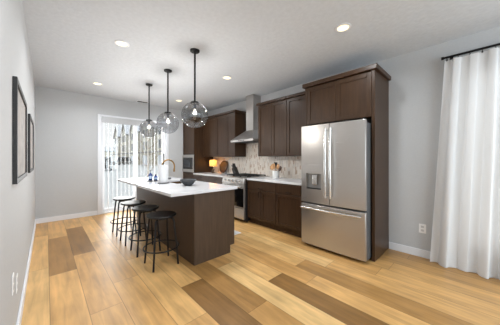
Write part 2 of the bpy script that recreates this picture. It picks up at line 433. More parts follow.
# vertical blind at the glass door
vb = thing('vertical_blind', (1.70, YB - 0.08, 2.30), 'white vertical vane blind hanging open over the sliding glass door', 'blind')
MB().box(0.945, 2.47, YB - 0.115, YB - 0.055, 2.225, 2.265).build('headrail', M['trim'], vb)
va = MB()
x = 0.935
va.box(0.935, 2.48, YB - 0.150, YB - 0.147, 2.15, 2.29)
while x < 2.44:
    va.box(x, x + 0.083, YB - 0.154, YB - 0.150, 2.152, 2.288); x += 0.089
va.build('valance', M['valance'], vb)
k = 0; x = 0.985
while x < 2.44:
    a = R(73 + random.uniform(-5, 5)); hw = 0.0435; th = 0.0012
    c, s_ = math.cos(a), math.sin(a); cy = YB - 0.085
    pts = []
    for t, n_ in ((-1, -1), (0, -4), (1, -1), (1, 1), (0, -2), (-1, 1)):
        pts.append((x + t * hw * c - n_ * th * s_, cy + t * hw * s_ + n_ * th * c))
    MB().prism(pts, 'Z', 0.035, 2.222).build('vane', M['vane'], vb)
    x += 0.089; k += 1

# ------------------------------------------------------------------ outside the door
snow = MB()
n = 26
gr = {}
for i in range(n + 1):
    for j in range(n + 1):
        X = -25 + 90 * i / n; Y = 6.3 + 110 * (j / n) ** 1.6
        z = -0.22 + (0.10 * math.sin(X * 0.7) * math.cos(Y * 0.45) if Y > 8 else 0)
        gr[i, j] = snow.bm.verts.new((X, Y, z))
for i in range(n):
    for j in range(n):
        snow.bm.faces.new((gr[i, j], gr[i + 1, j], gr[i + 1, j + 1], gr[i, j + 1]))
so = snow.build('snow_ground', M['snow'], None, smooth=True); so['kind'] = 'structure'

def townhouse(yc, label, gw=5.6):
    """one unit of the row: its front faces -X, towards the road"""
    X = 19.0; y0, y1 = yc - 4.94, yc + 4.94
    t = thing('townhouse', (X, yc, -0.3), label, 'building', 'row of townhouses outside')
    MB().box(X, X + 11, y0, y1, -0.3, 8.6).build('wall', M['siding'], t)
    MB().prism([(X - .6, 8.45), (X + 11.6, 8.45), (X + 11.6, 8.75), (X + 5.5, 11.2), (X - .6, 8.75)], 'Y', y0, y1).build('roof', M['roofsnow'], t)
    ge, gp = 8.9, 12.0
    MB().prism([(yc - gw / 2, -.3), (yc + gw / 2, -.3), (yc + gw / 2, ge), (yc, gp), (yc - gw / 2, ge)], 'X', X - 1.5, X + 3).build('gable_wall', M['siding'], t)
    hw = gw / 2 + .5; k = (gp - ge) / (gw / 2)
    MB().prism([(yc - hw, ge - .5 * k), (yc, gp), (yc + hw, ge - .5 * k), (yc + hw, ge - .5 * k + .22), (yc, gp + .3), (yc - hw, ge - .5 * k + .22)], 'X', X - 1.9, X + 4).build('gable_roof', M['darktrim'], t)
    MB().prism([(yc - hw + .1, ge - .5 * k + .30), (yc, gp + .31), (yc + hw - .1, ge - .5 * k + .30), (yc + hw - .1, ge - .5 * k + .7), (yc, gp + .8), (yc - hw + .1, ge - .5 * k + .7)], 'X', X - 1.8, X + 4).build('roof_snow', M['roofsnow'], t)
    for dy, wz, ww, wh, dx in ((-1.2, 6.6, 1.1, 1.7, 1.5), (1.2, 6.6, 1.1, 1.7, 1.5), (-1.2, 3.7, 1.1, 1.7, 1.5), (1.2, 3.7, 1.1, 1.7, 1.5), (-3.9, 6.3, 1.0, 1.6, 0), (3.9, 6.3, 1.0, 1.6, 0), (-3.9, 3.7, 1.0, 1.6, 0), (3.9, 3.7, 1.0, 1.6, 0)):
        xx = X - dx
        f = MB().box(xx - .07, xx - .002, yc + dy - ww / 2 - .12, yc + dy + ww / 2 + .12, wz - .12, wz + wh + .12).build('window', M['darktrim'], t)
        MB().box(xx - .10, xx - .072, yc + dy - ww / 2, yc + dy + ww / 2, wz, wz + wh).build('pane', M['extglass'], f)
    MB().box(X - 2.4, X - 1.51, y0 + .2, y1 - .2, 2.75, 3.0).build('porch_roof', M['darktrim'], t)
    MB().box(X - 1.58, X - 1.502, yc - 2.2, yc + 2.2, -.3, 2.2).build('garage_door', M['roofsnow'], t)
townhouse(84.8, 'cream gabled townhouse at the far end of the row, above the farther car')
townhouse(74.9, 'cream gabled townhouse second from the far end, beside the door mullion')
townhouse(65.0, 'cream townhouse of the row partly behind the middle door mullion')
townhouse(55.0, 'cream townhouse seen through the right door pane behind the bare tree')
townhouse(45.0, 'nearest cream townhouse, at the right edge of the glass door')
t = thing('low_house', (18.3, 104, -.3), 'small low house with snowy roof left of the townhouse row', 'building')
MB().box(16.2, 21, 100, 108, -.3, 4.2).build('wall', M['siding'], t)
MB().prism([(15.6, 4.1), (21.6, 4.1), (21.6, 4.35), (15.6, 4.35)], 'Y', 99.5, 108.5).build('roof', M['darktrim'], t)
MB().prism([(15.7, 4.36), (21.5, 4.36), (20.4, 6.1), (16.6, 6.1)], 'Y', 99.6, 108.4).build('roof_snow', M['roofsnow'], t)
f = MB().box(17.4, 19.6, 99.93, 99.998, 0, 2.4).build('garage_door', M['roofsnow'], t)

def car(loc, rz, L, W, Hh, label, paint):
    t = thing('car', loc, label, 'car'); BASE[t.name] = Vector((0, 0, 0))
    hl = L / 2
    body = MB().prism([(-hl, .28), (hl, .28), (hl, .62), (hl * .94, .86), (hl * .45, .98), (hl * .2, .99), (-hl * .96, 1.0), (-hl, .7)], 'Y', -W / 2, W / 2)
    body.build('body', paint, t, 0.06)
    MB().prism([(hl * .42, .97), (hl * .15, Hh - .05), (-hl * .75, Hh - .03), (-hl * .94, .98)], 'Y', -W / 2 + .12, W / 2 - .12).build('cabin', M['carglass'], t, 0.04)
    MB().prism([(hl * .16, Hh - .07), (hl * .14, Hh), (-hl * .74, Hh), (-hl * .77, Hh - .07)], 'Y', -W / 2 + .1, W / 2 - .1).build('roof', paint, t, 0.03)
    MB().box(hl - .02, hl + .04, -W / 2 + .45, W / 2 - .45, .48, .74).build('grille', M['blackplastic'], t)
    for sy in (-1, 1):
        MB().box(hl - .05, hl + .03, min(sy * (W / 2 - .42), sy * (W / 2 - .06)), max(sy * (W / 2 - .42), sy * (W / 2 - .06)), .62, .78).build('headlamp', M['carlight'], t)
        for sx in (-1, 1):
            c = Vector((sx * hl * .62, sy * (W / 2 - .1), .34))
            MB().tube([c - Vector((0, .11, 0)), c + Vector((0, .11, 0))], .34, 18).build('wheel', M['tyre'], t)
    t.location = loc; t.rotation_euler = (0, 0, rz)
    return t
car((5.55, 34.0, -0.22), R(-100), 4.6, 1.85, 1.75, 'dark grey car parked nearest on the snowy road outside', M['carpaint'])
car((14.2, 63.0, -0.2), R(-150), 4.8, 1.9, 2.0, 'grey car parked in front of the row of gabled townhouses', M['carpaint2'])

# bare tree
tr = thing('bare_tree', (3.33, 10.2, -0.22), 'thin bare young tree standing in snow outside the glass door', 'tree')
MB().tube([(3.33, 10.2, -0.3), (3.335, 10.2, 1.2), (3.32, 10.2, 2.2), (3.34, 10.2, 2.9)], [.035, .03, .02, .007], 8).build('trunk', M['bark'], tr)
br = MB()
for z, dx, dy, dz in ((.7, .42, .1, .45), (.95, -.45, .1, .5), (1.15, .5, -.1, .4), (1.4, -.4, -.1, .45), (1.45, .55, .1, .32), (1.75, .45, 0, .4), (1.8, -.35, .1, .4), (2.1, .3, .1, .35), (2.2, -.28, 0, .35), (2.45, .2, 0, .3)):
    p0 = Vector((3.33, 10.2, z)); p1 = p0 + Vector((dx, dy, dz)); pm = p0 + Vector((dx * .5, dy * .5, dz * .38))
    br.tube([p0, pm, p1], [.013, .010, .005], 6)
    br.tube([pm, pm + Vector((dx * .3, dy + .1, .28))], [.007, .003], 5)
br.build('branches', M['bark'], tr)

# ------------------------------------------------------------------ kitchen cabinets on the right wall
def shaker(x, y0, y1, z0, z1, sw=0.057, th=0.02, facing=-1):
    """shaker front whose face lies in the plane x, facing -X (or +X)"""
    m = MB(); xb = x - facing * th
    a, b = min(x, xb), max(x, xb)
    m.box(a, b, y0, y0 + sw, z0, z1).box(a, b, y1 - sw, y1, z0, z1).box(a, b, y0 + sw, y1 - sw, z0, z0 + sw).box(a, b, y0 + sw, y1 - sw, z1 - sw, z1)
    xr = x - facing * 0.011
    m.box(min(xr, xb), max(xr, xb), y0 + sw - .002, y1 - sw + .002, z0 + sw - .002, z1 - sw + .002)
    return m
def slab(x, y0, y1, z0, z1, th=0.02):
    return MB().box(x, x + th, y0, y1, z0, z1)
def pull_h(x, yc, z, w=0.13):
    return MB().tube([(x, yc - w / 2, z), (x - .028, yc - w / 2, z), (x - .028, yc + w / 2, z), (x, yc + w / 2, z)], .005, 8)
def pull_v(x, y, zc, w=0.13):
    return MB().tube([(x, y, zc - w / 2), (x - .028, y, zc - w / 2), (x - .028, y, zc + w / 2), (x, y, zc + w / 2)], .005, 8)

XC = 3.01      # base cabinet box front
XF = 2.99      # base door face
def base_unit(y0, y1, label, ndoors, drawers_only=False):
    t = thing('base_cabinet', (XC, (y0 + y1) / 2, 0), label, 'cabinet', 'base cabinets along the kitchen wall')
    MB().box(XC, XR - .002, y0 + .001, y1 - .001, 0.105, 0.878).build('body', M['cab'], t)
    MB().box(XC + .06, XC + .075, y0 + .001, y1 - .001, 0, 0.105).build('toe_kick', M['cab'], t)
    g = .004
    if drawers_only:
        for a, b in ((.69, .865), (.42, .68), (.125, .41)):
            d = (slab(XF, y0 + g, y1 - g, a, b) if b - a < .2 else shaker(XF, y0 + g, y1 - g, a, b)).build('drawer', M['cab'], t, .002)
            pull_h(XF, (y0 + y1) / 2, b - .05).build('handle', M['black'], d)
        return t
    d = slab(XF, y0 + g, y1 - g, .70, .865).build('drawer', M['cab'], t, .002)
    pull_h(XF, (y0 + y1) / 2, .70 + .035, .1).build('handle', M['black'], d)
    w = (y1 - y0) / ndoors
    for i in range(ndoors):
        a, b = y0 + i * w + g, y0 + (i + 1) * w - g
        d = shaker(XF, a, b, .125, .69).build('door', M['cab'], t, .002)
        yy = (b - .03) if (ndoors == 2 and i == 0) else (a + .03) if ndoors == 2 else (b - .03)
        pull_v(XF, yy, .61, .1).build('handle', M['black'], d)
    return t
base_unit(2.497, 3.24, 'dark wood base cabinet with two doors between stove and single-door base cabinet', 2)
base_unit(1.925, 2.495, 'dark wood single-door base cabinet beside the refrigerator', 1)
base_unit(3.99, 4.755, 'dark wood drawer base cabinet on the far side of the stove, nearest the stove', 1, True)
base_unit(4.757, 5.422, 'dark wood drawer base cabinet under the amber table lamp beside the oven tower', 1, True)

XU = 3.284
def crown(mb, x, y0, y1, z, hgt, left=True, right=True):
    """crown strip along the front with returns to the wall"""
    mb.box(x - .03, XR - .002, y0 - (.03 if right else 0), y1 + (.03 if left else 0), z, z + hgt)
    return mb
def upper_unit(y0, y1, splits, label, z0=1.36, z1=2.43, left=False, right=False):
    t = thing('wall_cabinet', (XU, (y0 + y1) / 2, z0), label, 'cabinet', 'wall cabinets')
    MB().box(XU + .02, XR - .002, y0 + .001, y1 - .001, z0, z1).build('body', M['cab'], t)
    e = [y0] + splits + [y1]
    for a, b in zip(e, e[1:]):
        shaker(XU, a + .0025, b - .0025, z0 + .004, z1 - .008).build('door', M['cab'], t, .002)
    crown(MB(), XU, y0 + .001, y1 - .001, z1, .05, left, right).build('crown_molding', M['cab'], t, .006)
    return t
upper_unit(2.478, 3.227, [2.845], 'dark wood two-door wall cabinet just right of the range hood', left=True)
upper_unit(1.937, 2.476, [], 'dark wood single-door wall cabinet between two-door cabinet and refrigerator cabinet')
upper_unit(3.996, 4.78, [4.34], 'dark wood two-door wall cabinet just left of the range hood', right=True)
upper_unit(4.782, 5.424, [], 'dark wood wall cabinet above the amber lamp beside the oven tower')

# refrigerator surround
rc = thing('refrigerator_cabinet', (3.03, 1.41, 0), 'tall dark wood cabinet surround enclosing the stainless refrigerator', 'cabinet')
MB().box(3.03, XR - .002, .905, .943, 0, 2.44).build('side_panel', M['cab'], rc, .003)
MB().box(3.03, XR - .002, 1.885, 1.921, 0, 2.44).build('side_panel', M['cab'], rc, .003)
MB().box(3.052, XR - .002, .944, 1.884, 1.848, 2.44).build('body', M['cab'], rc)
shaker(3.03, .9455, 1.410, 1.852, 2.425).build('door', M['cab'], rc, .002)
shaker(3.03, 1.4145, 1.882, 1.852, 2.425).build('door', M['cab'], rc, .002)
MB().box(2.998, XR - .002, .873, 1.953, 2.44, 2.503).build('crown_molding', M['cab'], rc, .008)

# oven tower with microwave
tw = thing('oven_tower', (2.99, 5.77, 0), 'tall dark wood tower cabinet in the far corner holding the microwave', 'cabinet')
TY0, TY1 = 5.427, 6.09
MB().box(XC, XR - .002, TY0, TY0 + .02, 0, 2.43).box(XC, XR - .002, TY1 - .02, TY1, 0, 2.43).box(XC, XR - .002, TY0 + .02, TY1 - .02, .105, .93).box(XC, XR - .002, TY0 + .02, TY1 - .02, 1.43, 2.43).box(XR - .02, XR - .002, TY0 + .02, TY1 - .02, .93, 1.43).build('body', M['cab'], tw)
MB().box(XC + .06, XC + .075, TY0 + .02, TY1 - .02, 0, .105).build('toe_kick', M['cab'], tw)
shaker(XF, TY0 + .003, TY1 - .003, 1.44, 2.42).build('door', M['cab'], tw, .002)
d = shaker(XF, TY0 + .003, TY1 - .003, .53, .92).build('drawer', M['cab'], tw, .002)
pull_h(XF, 5.76, .87).build('handle', M['black'], d)
d = shaker(XF, TY0 + .003, TY1 - .003, .125, .52).build('drawer', M['cab'], tw, .002)
pull_h(XF, 5.76, .47).build('handle', M['black'], d)
crown(MB(), XF, TY0, TY1, 2.43, .05, False, False).build('crown_molding', M['cab'], tw, .006)

mw = thing('microwave', (2.985, 5.76, .935), 'stainless built-in microwave in the tall corner tower cabinet', 'microwave')
MB().box(3.0, 3.5, TY0 + .04, TY1 - .04, .933, 1.42).build('body', M['darkgrey'], mw)
MB().box(2.972, 2.989, TY0 + .004, TY1 - .004, 1.345, 1.425).box(2.972, 2.989, TY0 + .004, TY1 - .004, .932, 1.015).box(2.972, 2.989, TY0 + .004, TY0 + .04, 1.015, 1.345).box(2.972, 2.989, TY1 - .04, TY1 - .004, 1.015, 1.345).build('trim_frame', M['steel'], mw, .002)
dr = MB().box(2.968, 2.995, TY0 + .042, TY1 - .042, 1.018, 1.342).build('door', M['blackglass'], mw, .003)
MB().box(2.964, 2.968, TY0 + .2, TY1 - .1, 1.08, 1.28).build('window', M['darkgrey'], dr)

# countertops and backsplash
ct = MB().box(2.965, XR - .014, 1.925, 3.238, .88, .915).build('kitchen_countertop', M['quartz'], None, .003)
tag(ct, 'white quartz countertop between stove and refrigerator holding the utensil crock', 'countertop')
ct = MB().box(2.965, XR - .014, 3.992, 5.424, .88, .915).build('kitchen_countertop', M['quartz'], None, .003)
tag(ct, 'white quartz countertop beyond the stove holding the amber lamp', 'countertop')
bs = MB().box(XR - .012, XR - .001, 1.925, 5.424, .90, 1.358).box(XR - .012, XR - .001, 3.232, 3.990, 1.358, 1.70).build('trim_1', M['tile'], None)
bs['kind'] = 'structure'; bs['label'] = 'beige stone mosaic backsplash behind the stove and counters'

# ------------------------------------------------------------------ range hood
hd = thing('range_hood', (3.4, 3.61, 1.69), 'stainless steel chimney range hood on the wall above the stove', 'range hood')
MB().box(3.14, XR - .014, 3.235, 3.985, 1.69, 1.735).build('lip', M['steel'], hd, .003)
MB().frustum((3.145, XR - .014, 3.24, 3.98), 1.735, (3.385, XR - .014, 3.475, 3.725), 1.96).build('canopy', M['steel'], hd)
MB().box(3.39, XR - .002, 3.48, 3.72, 1.955, 2.765).build('chimney', M['steel'], hd, .003)
MB().box(3.18, 3.6, 3.28, 3.94, 1.682, 1.692).build('filter', M['darkgrey'], hd)
for i in range(4):
    MB().box(3.134, 3.1405, 3.52 + i * .05, 3.545 + i * .05, 1.705, 1.72).build('button', M['black'], hd)

# ------------------------------------------------------------------ range
rg = thing('range', (2.97, 3.615, 0), 'stainless gas range with black grates under the range hood', 'stove')
ry0, ry1 = 3.246, 3.984
MB().box(2.945, XR - .016, ry0, ry1, .04, .90).build('body', M['blackplastic'], rg)
MB().box(2.905, XR - .016, ry0 - .003, ry1 + .003, .90, .922).build('cooktop', M['steel'], rg, .004)
MB().prism([(2.895, .79), (2.945, .79), (2.945, .90), (2.918, .90)], 'Y', ry0, ry1).build('control_panel', M['steel'], rg, .003)
for i in range(5):
    y = ry0 + .11 + i * (ry1 - ry0 - .22) / 4
    MB().tube([(2.912, y, .845), (2.876, y, .840)], [.024, .020], 16).build('knob', M['steelh'], rg)
od = MB().box(2.90, 2.944, ry0 + .004, ry1 - .004, .30, .78).build('oven_door', M['steel'], rg, .004)
MB().box(2.896, 2.9005, ry0 + .014, ry1 - .014, .32, .70).build('window', M['blackglass'], od)
MB().tube([(2.90, ry0 + .06, .735), (2.855, ry0 + .06, .735)], .009, 10).tube([(2.90, ry1 - .06, .735), (2.855, ry1 - .06, .735)], .009, 10).tube([(2.855, ry0 + .03, .735), (2.855, ry1 - .03, .735)], .013, 12).build('handle', M['steelh'], od, smooth=True)
bd = MB().box(2.90, 2.944, ry0 + .004, ry1 - .004, .075, .285).build('storage_drawer', M['steel'], rg, .004)
for y in (ry0 + .05, ry1 - .05):
    MB().lathe((3.03, y, 0), [(.018, 0), (.018, .04)], 12).build('foot', M['blackplastic'], rg)
for i in range(3):
    a = ry0 + .015 + i * .237; b = a + .232
    g = MB()
    for yy in (a + .006, b - .006): g.box(3.02, 3.56, yy - .006, yy + .006, .938, .956)
    for xx in (3.026, 3.29, 3.554): g.box(xx - .006, xx + .006, a + .012, b - .012, .938, .956)
    for xx in (3.16, 3.42):
        g.box(xx - .006, xx + .006, a + .012, b - .012, .944, .958)
        g.box(xx - .07, xx + .07, (a + b) / 2 - .005, (a + b) / 2 + .005, .944, .958)
    for xx in (3.026, 3.554):
        for yy in (a + .01, b - .01): g.box(xx - .007, xx + .007, yy - .007, yy + .007, .9215, .94)
    g.build('grate', M['iron'], rg)
for x_, y_, r_ in ((3.16, 3.38, .045), (3.42, 3.38, .035), (3.29, 3.615, .055), (3.16, 3.85, .045), (3.42, 3.85, .035)):
    MB().lathe((x_, y_, .9215), [(r_, 0), (r_, .012), (r_ * .8, .018), (0, .018)], 20).build('burner', M['iron'], rg)

# ------------------------------------------------------------------ refrigerator
rf = thing('refrigerator', (3.2, 1.405, 0), 'stainless french-door refrigerator with water dispenser and bottom freezer', 'refrigerator')
fy0, fy1, fx = .953, 1.863, 2.832
MB().box(2.905, 3.56, fy0 + .006, fy1 - .006, .03, 1.765).build('body', M['fridgeside'], rf, .006)
ysp = 1.408
def bowed(y0, y1, z0, z1, bow=.012, xb=2.90, hole=None):
    """door with a slightly rounded vertical profile at the edges"""
    m = MB(); n = 14; pts = []
    ym = (fy0 + fy1) / 2; hw = (fy1 - fy0) / 2
    for i in range(n + 1):
        y = y0 + (y1 - y0) * i / n
        x = fx + bow * abs((y - ym) / hw) ** 3
        pts.append((x, y))
    pts += [(xb, y1), (xb, y0)]
    return m.prism(pts, 'Z', z0, z1)
rdoor = bowed(fy0, ysp - .003, .665, 1.795).build('door', M['steel'], rf, .005, True)
# left door: built around the dispenser recess
dy0, dy1, dz0, dz1 = 1.535, 1.775, .865, 1.09
m = MB()
def seg_door(m, y0, y1, z0, z1, bow=.012, xb=2.90):
    n = 6; pts = []; ym = (fy0 + fy1) / 2; hw = (fy1 - fy0) / 2
    for i in range(n + 1):
        y = y0 + (y1 - y0) * i / n
        pts.append((fx + bow * abs((y - ym) / hw) ** 3, y))
    m.prism(pts + [(xb, y1), (xb, y0)], 'Z', z0, z1)
seg_door(m, ysp + .003, dy0, .665, 1.795); seg_door(m, dy1, fy1, .665, 1.795)
seg_door(m, dy0, dy1, .665, dz0); seg_door(m, dy0, dy1, dz1, 1.795)
ldoor = m.build('door', M['steel'], rf, 0, True)
ds = MB().box(2.885, 2.8995, dy0 + .001, dy1 - .001, dz0 + .001, dz1 - .001).build('dispenser_niche', M['niche'], ldoor)
MB().box(2.828, 2.84, dy0 - .006, dy1 + .006, dz1 + .002, 1.22).build('dispenser_panel', M['steel'], ldoor, .002)
MB().box(2.846, 2.886, 1.61, 1.68, .93, 1.075).build('dispenser_paddle', M['steelh'], ldoor, .004)
MB().box(2.836, 2.886, dy0 + .004, dy1 - .004, dz0 + .001, dz0 + .014).build('drip_tray', M['blackplastic'], ldoor)
fz = bowed(fy0, fy1, .045, .640).build('freezer_drawer', M['steel'], rf, .005, True)
for yy, dd in ((ysp + .034, ldoor), (ysp - .034, rdoor)):
    hp = []
    for i in range(13):
        t_ = i / 12; hp.append((2.782 - .018 * math.sin(math.pi * t_), yy, .775 + .95 * t_))
    hm = MB().tube(hp, .0165, 12)
    hm.tube([(2.84, yy, .80), (2.783, yy, .80)], .010, 8).tube([(2.84, yy, 1.70), (2.783, yy, 1.70)], .010, 8)
    hm.build('handle', M['steelh'], dd, smooth=True)
hp = [(2.784 - .016 * math.sin(math.pi * i / 12), .985 + (1.83 - .985) * i / 12, .590) for i in range(13)]
MB().tube(hp, .0145, 12).tube([(2.845, 1.01, .59), (2.782, 1.01, .59)], .011, 8).tube([(2.845, 1.805, .59), (2.782, 1.805, .59)], .011, 8).build('handle', M['steelh'], fz, smooth=True)
MB().box(2.91, 2.93, fy0 + .02, fy1 - .02, .012, .05).build('base_grille', M['blackplastic'], rf)
for yy in (fy0 + .01, fy1 - .07):
    MB().box(2.87, 2.905, yy, yy + .06, 1.795, 1.808).build('hinge_cover', M['blackplastic'], rf, .003)
for yy in (fy0 + .05, fy1 - .05):
    MB().lathe((2.95, yy, 0), [(.02, 0), (.02, .031)], 12).build('foot', M['blackplastic'], rf)

# ------------------------------------------------------------------ kitchen island
IX0, IX1, IY0, IY1 = 1.317, 1.945, 2.38, 4.70
isl = thing('kitchen_island', ((IX0 + IX1) / 2, 3.5, 0), 'brown wood kitchen island with white top and stools along one side', 'kitchen island')
MB().box(IX0, IX0 + .02, IY0 + .021, IY1 - .021, 0, .878).build('back_panel', M['island'], isl)
ep = [(IX0, 0), (IX1 - .075, 0), (IX1 - .075, .105), (IX1, .105), (IX1, .878), (IX0, .878)]
MB().prism(ep, 'Y', IY0, IY0 + .02).build('end_panel', M['island'], isl, .0015)
MB().prism(ep, 'Y', IY1 - .02, IY1).build('end_panel', M['island'], isl, .0015)
MB().box(IX0 + .021, IX1 - .022, IY0 + .021, IY1 - .021, .105, .125).box(IX1 - .04, IX1 - .021, IY0 + .021, IY1 - .021, .125, .878).build('carcass', M['island'], isl)
MB().box(IX1 - .09, IX1 - .076, IY0 + .021, IY1 - .021, 0, .105).build('toe_kick', M['island'], isl)
nd = 5; w = (IY1 - IY0 - .044) / nd
for i in range(nd):
    a = IY0 + .022 + i * w
    d = shaker(IX1 - .001, a + .003, a + w - .003, .125, .865, facing=1).build('door', M['island'], isl, .002)
    MB().tube([(IX1 - .001, a + .05, .80), (IX1 + .028, a + .05, .80), (IX1 + .028, a + .05, .68), (IX1 - .001, a + .05, .68)], .005, 8).build('handle', M['black'], d)

def holed_slab(x0, x1, y0, y1, z0, z1, hx0, hx1, hy0, hy1):
    m = MB(); bm = m.bm
    def ring(z): 
        return ([bm.verts.new((x, y, z)) for x, y in ((x0, y0), (x1, y0), (x1, y1), (x0, y1))], [bm.verts.new((x, y, z)) for x, y in ((hx0, hy0), (hx1, hy0), (hx1, hy1), (hx0, hy1))])
    o0, i0 = ring(z0); o1, i1 = ring(z1)
    for k in range(4):
        j = (k + 1) % 4
        bm.faces.new((o1[k], o1[j], i1[j], i1[k])); bm.faces.new((o0[k], i0[k], i0[j], o0[j]))
        bm.faces.new((o0[k], o0[j], o1[j], o1[k])); bm.faces.new((i0[k], i1[k], i1[j], i0[j]))
    return m
SX0, SX1, SY0, SY1 = 1.50, 1.86, 3.25, 3.90
ict = holed_slab(1.007, 1.971, 2.343, 4.786, .88, .915, SX0, SX1, SY0, SY1).build('island_countertop', M['quartz'], None, .003)
tag(ict, 'long white quartz countertop of the island with sink cut-out', 'countertop')
sk = MB()
for b in ((SX0 - .012, SX0 - .002, SY0 - .012, SY1 + .012), (SX1 + .002, SX1 + .012, SY0 - .012, SY1 + .012), (SX0 - .002, SX1 + .002, SY0 - .012, SY0 - .002), (SX0 - .002, SX1 + .002, SY1 + .002, SY1 + .012)):
    sk.box(*b, .66, .8785)
sk.box(SX0 - .002, SX1 + .002, SY0 - .002, SY1 + .002, .66, .67)
so = sk.build('sink', M['sinksteel']); tag(so, 'bronze-brown undermount sink set into the island countertop', 'sink')

# faucet
fc = thing('faucet', (1.405, 3.625, .915), 'brushed gold gooseneck faucet beside the island sink', 'faucet')
MB().lathe((1.405, 3.625, .9152), [(.028, 0), (.028, .006), (.02, .012), (.02, .07), (.014, .08)], 20).build('base', M['gold'], fc, smooth=True)
pts = [(1.405, 3.625, .98), (1.405, 3.625, 1.175)]
for i in range(1, 15):
    a = math.pi - math.pi * 1.06 * i / 14
    pts.append((1.513 + .108 * math.cos(a), 3.625, 1.175 + .115 * math.sin(a)))
pts.append((1.617, 3.625, 1.115))
MB().tube(pts, .0125, 14).build('spout', M['gold'], fc, smooth=True)
MB().tube([(1.617, 3.625, 1.135), (1.615, 3.625, 1.085)], .0155, 14).build('spray_head', M['gold'], fc, smooth=True)
MB().tube([(1.405, 3.64, .965), (1.405, 3.685, .975), (1.405, 3.725, 1.0)], .007, 10).build('lever', M['gold'], fc, smooth=True)

# things on the island
th = thing('paper_towel_holder', (1.375, 3.49, .915), 'black paper towel holder base and post under the white roll', 'holder')
MB().lathe((1.375, 3.49, .9152), [(.092, 0), (.092, .010), (.086, .013)], 32).build('base', M['black'], th, smooth=True)
MB().tube([(1.375, 3.49, .928), (1.375, 3.49, 1.245)], .007, 10).build('post', M['black'], th, smooth=True)
pr = MB().lathe((1.375, 3.49, .9285), [(.02, 0), (.075, 0), (.0765, .004), (.0765, .276), (.075, .28), (.02, .28), (.02, 0)], 40, close=False).build('paper_towel_roll', M['towel'], None, smooth=True)
tag(pr, 'white paper towel roll standing on the island by the gold faucet', 'paper towel')
t = MB().box(1.28, 1.46, 3.86, 4.06, .9152, .928).build('soap_tray', M['tray'], None, .004)
tag(t, 'dark tray with blue bottles at the far end of the island', 'tray')
def bottle(x, y, z, r, h, label, m, pump):
    b = thing('soap_bottle', (x, y, z), label, 'bottle')
    MB().lathe((x, y, z), [(r * .9, 0), (r, .006), (r, h * .72), (r * .45, h * .9), (r * .4, h)], 20).build('body', m, b, smooth=True)
    MB().lathe((x, y, z), [(r * 1.01, h * .22), (r * 1.03, h * .24), (r * 1.03, h * .56), (r * 1.01, h * .58)], 20, close=False).build('label', M['bluelabel'], b)
    if pump:
        MB().tube([(x, y, z + h), (x, y, z + h + .045), (x + .04, y - .01, z + h + .05)], .006, 8).build('pump', M['darkgrey'], b)
    else:
        MB().lathe((x, y, z), [(r * .5, h), (r * .5, h + .02), (0, h + .02)], 16).build('cap', M['darkgrey'], b)
bottle(1.345, 3.99, .9283, .036, .13, 'blue pump soap bottle on the dark island tray', M['bluebottle'], True)
bottle(1.415, 3.93, .9283, .032, .085, 'short blue capped bottle on the dark island tray', M['bluebottle'], False)
db = MB().prism([(1.63, 4.18), (1.70, 4.06), (1.77, 4.1), (1.70, 4.22)], 'Z', .9152, .945).build('sponge_dish', M['tray'], None, .006)
tag(db, 'dark flat dish on the island behind the sink', 'dish')
bw = MB().lathe((1.52, 2.93, .9152), [(0, .0), (.05, 0), (.055, .006), (.095, .045), (.117, .085), (.12, .091), (.112, .091), (.09, .055), (.05, .018), (0, .014)], 40, close=False).build('bowl', M['bowl'], None, smooth=True)
tag(bw, 'dark charcoal bowl on the white island countertop', 'bowl')

# ------------------------------------------------------------------ bar stools
def make_stool():
    t = thing('bar_stool', (0, 0, 0), 'x', 'stool', 'black bar stools along the island')
    MB().lathe((0, 0, 0), [(0, .588), (.150, .588), (.170, .594), (.176, .602), (.176, .612), (.170, .619), (.12, .6205), (0, .617)], 40, close=False).build('seat', M['stoolseat'], t, smooth=True)
    MB().lathe((0, 0, 0), [(.085, .560), (.085, .587)], 24).build('swivel_plate', M['stoolmetal'], t, smooth=True)
    for k in range(4):
        a = R(45 + 90 * k)
        P = lambda r, z: (r * math.cos(a), r * math.sin(a), z)
        MB().tube([P(.05, .574), P(.105, .574), P(.135, .568), P(.152, .550), P(.158, .52), P(.172, .40), P(.193, .20), P(.212, .0)], .0115, 10).build('leg', M['stoolmetal'], t, smooth=True)
    MB().tube([(.205 * math.cos(2 * math.pi * i / 40), .205 * math.sin(2 * math.pi * i / 40), .215) for i in range(40)], .0085, 8, closed=True).build('foot_ring', M['stoolmetal'], t, smooth=True)
    return t
st = make_stool()
spots = [(1.050, 2.722, 'black round bar stool nearest the viewer at the near end of the island'),
         (1.032, 3.259, 'second black round bar stool counting from the near end of the island'),
         (1.014, 3.779, 'third black round bar stool counting from the near end of the island'),
         (1.012, 4.322, 'farthest black round bar stool, closest to the glass door')]
for i, (x, y, lb) in enumerate(spots):
    if i == 0:
        st.location = (x, y, 0); st['label'] = lb
    else:
        copy_thing(st, (x, y, 0), lb)

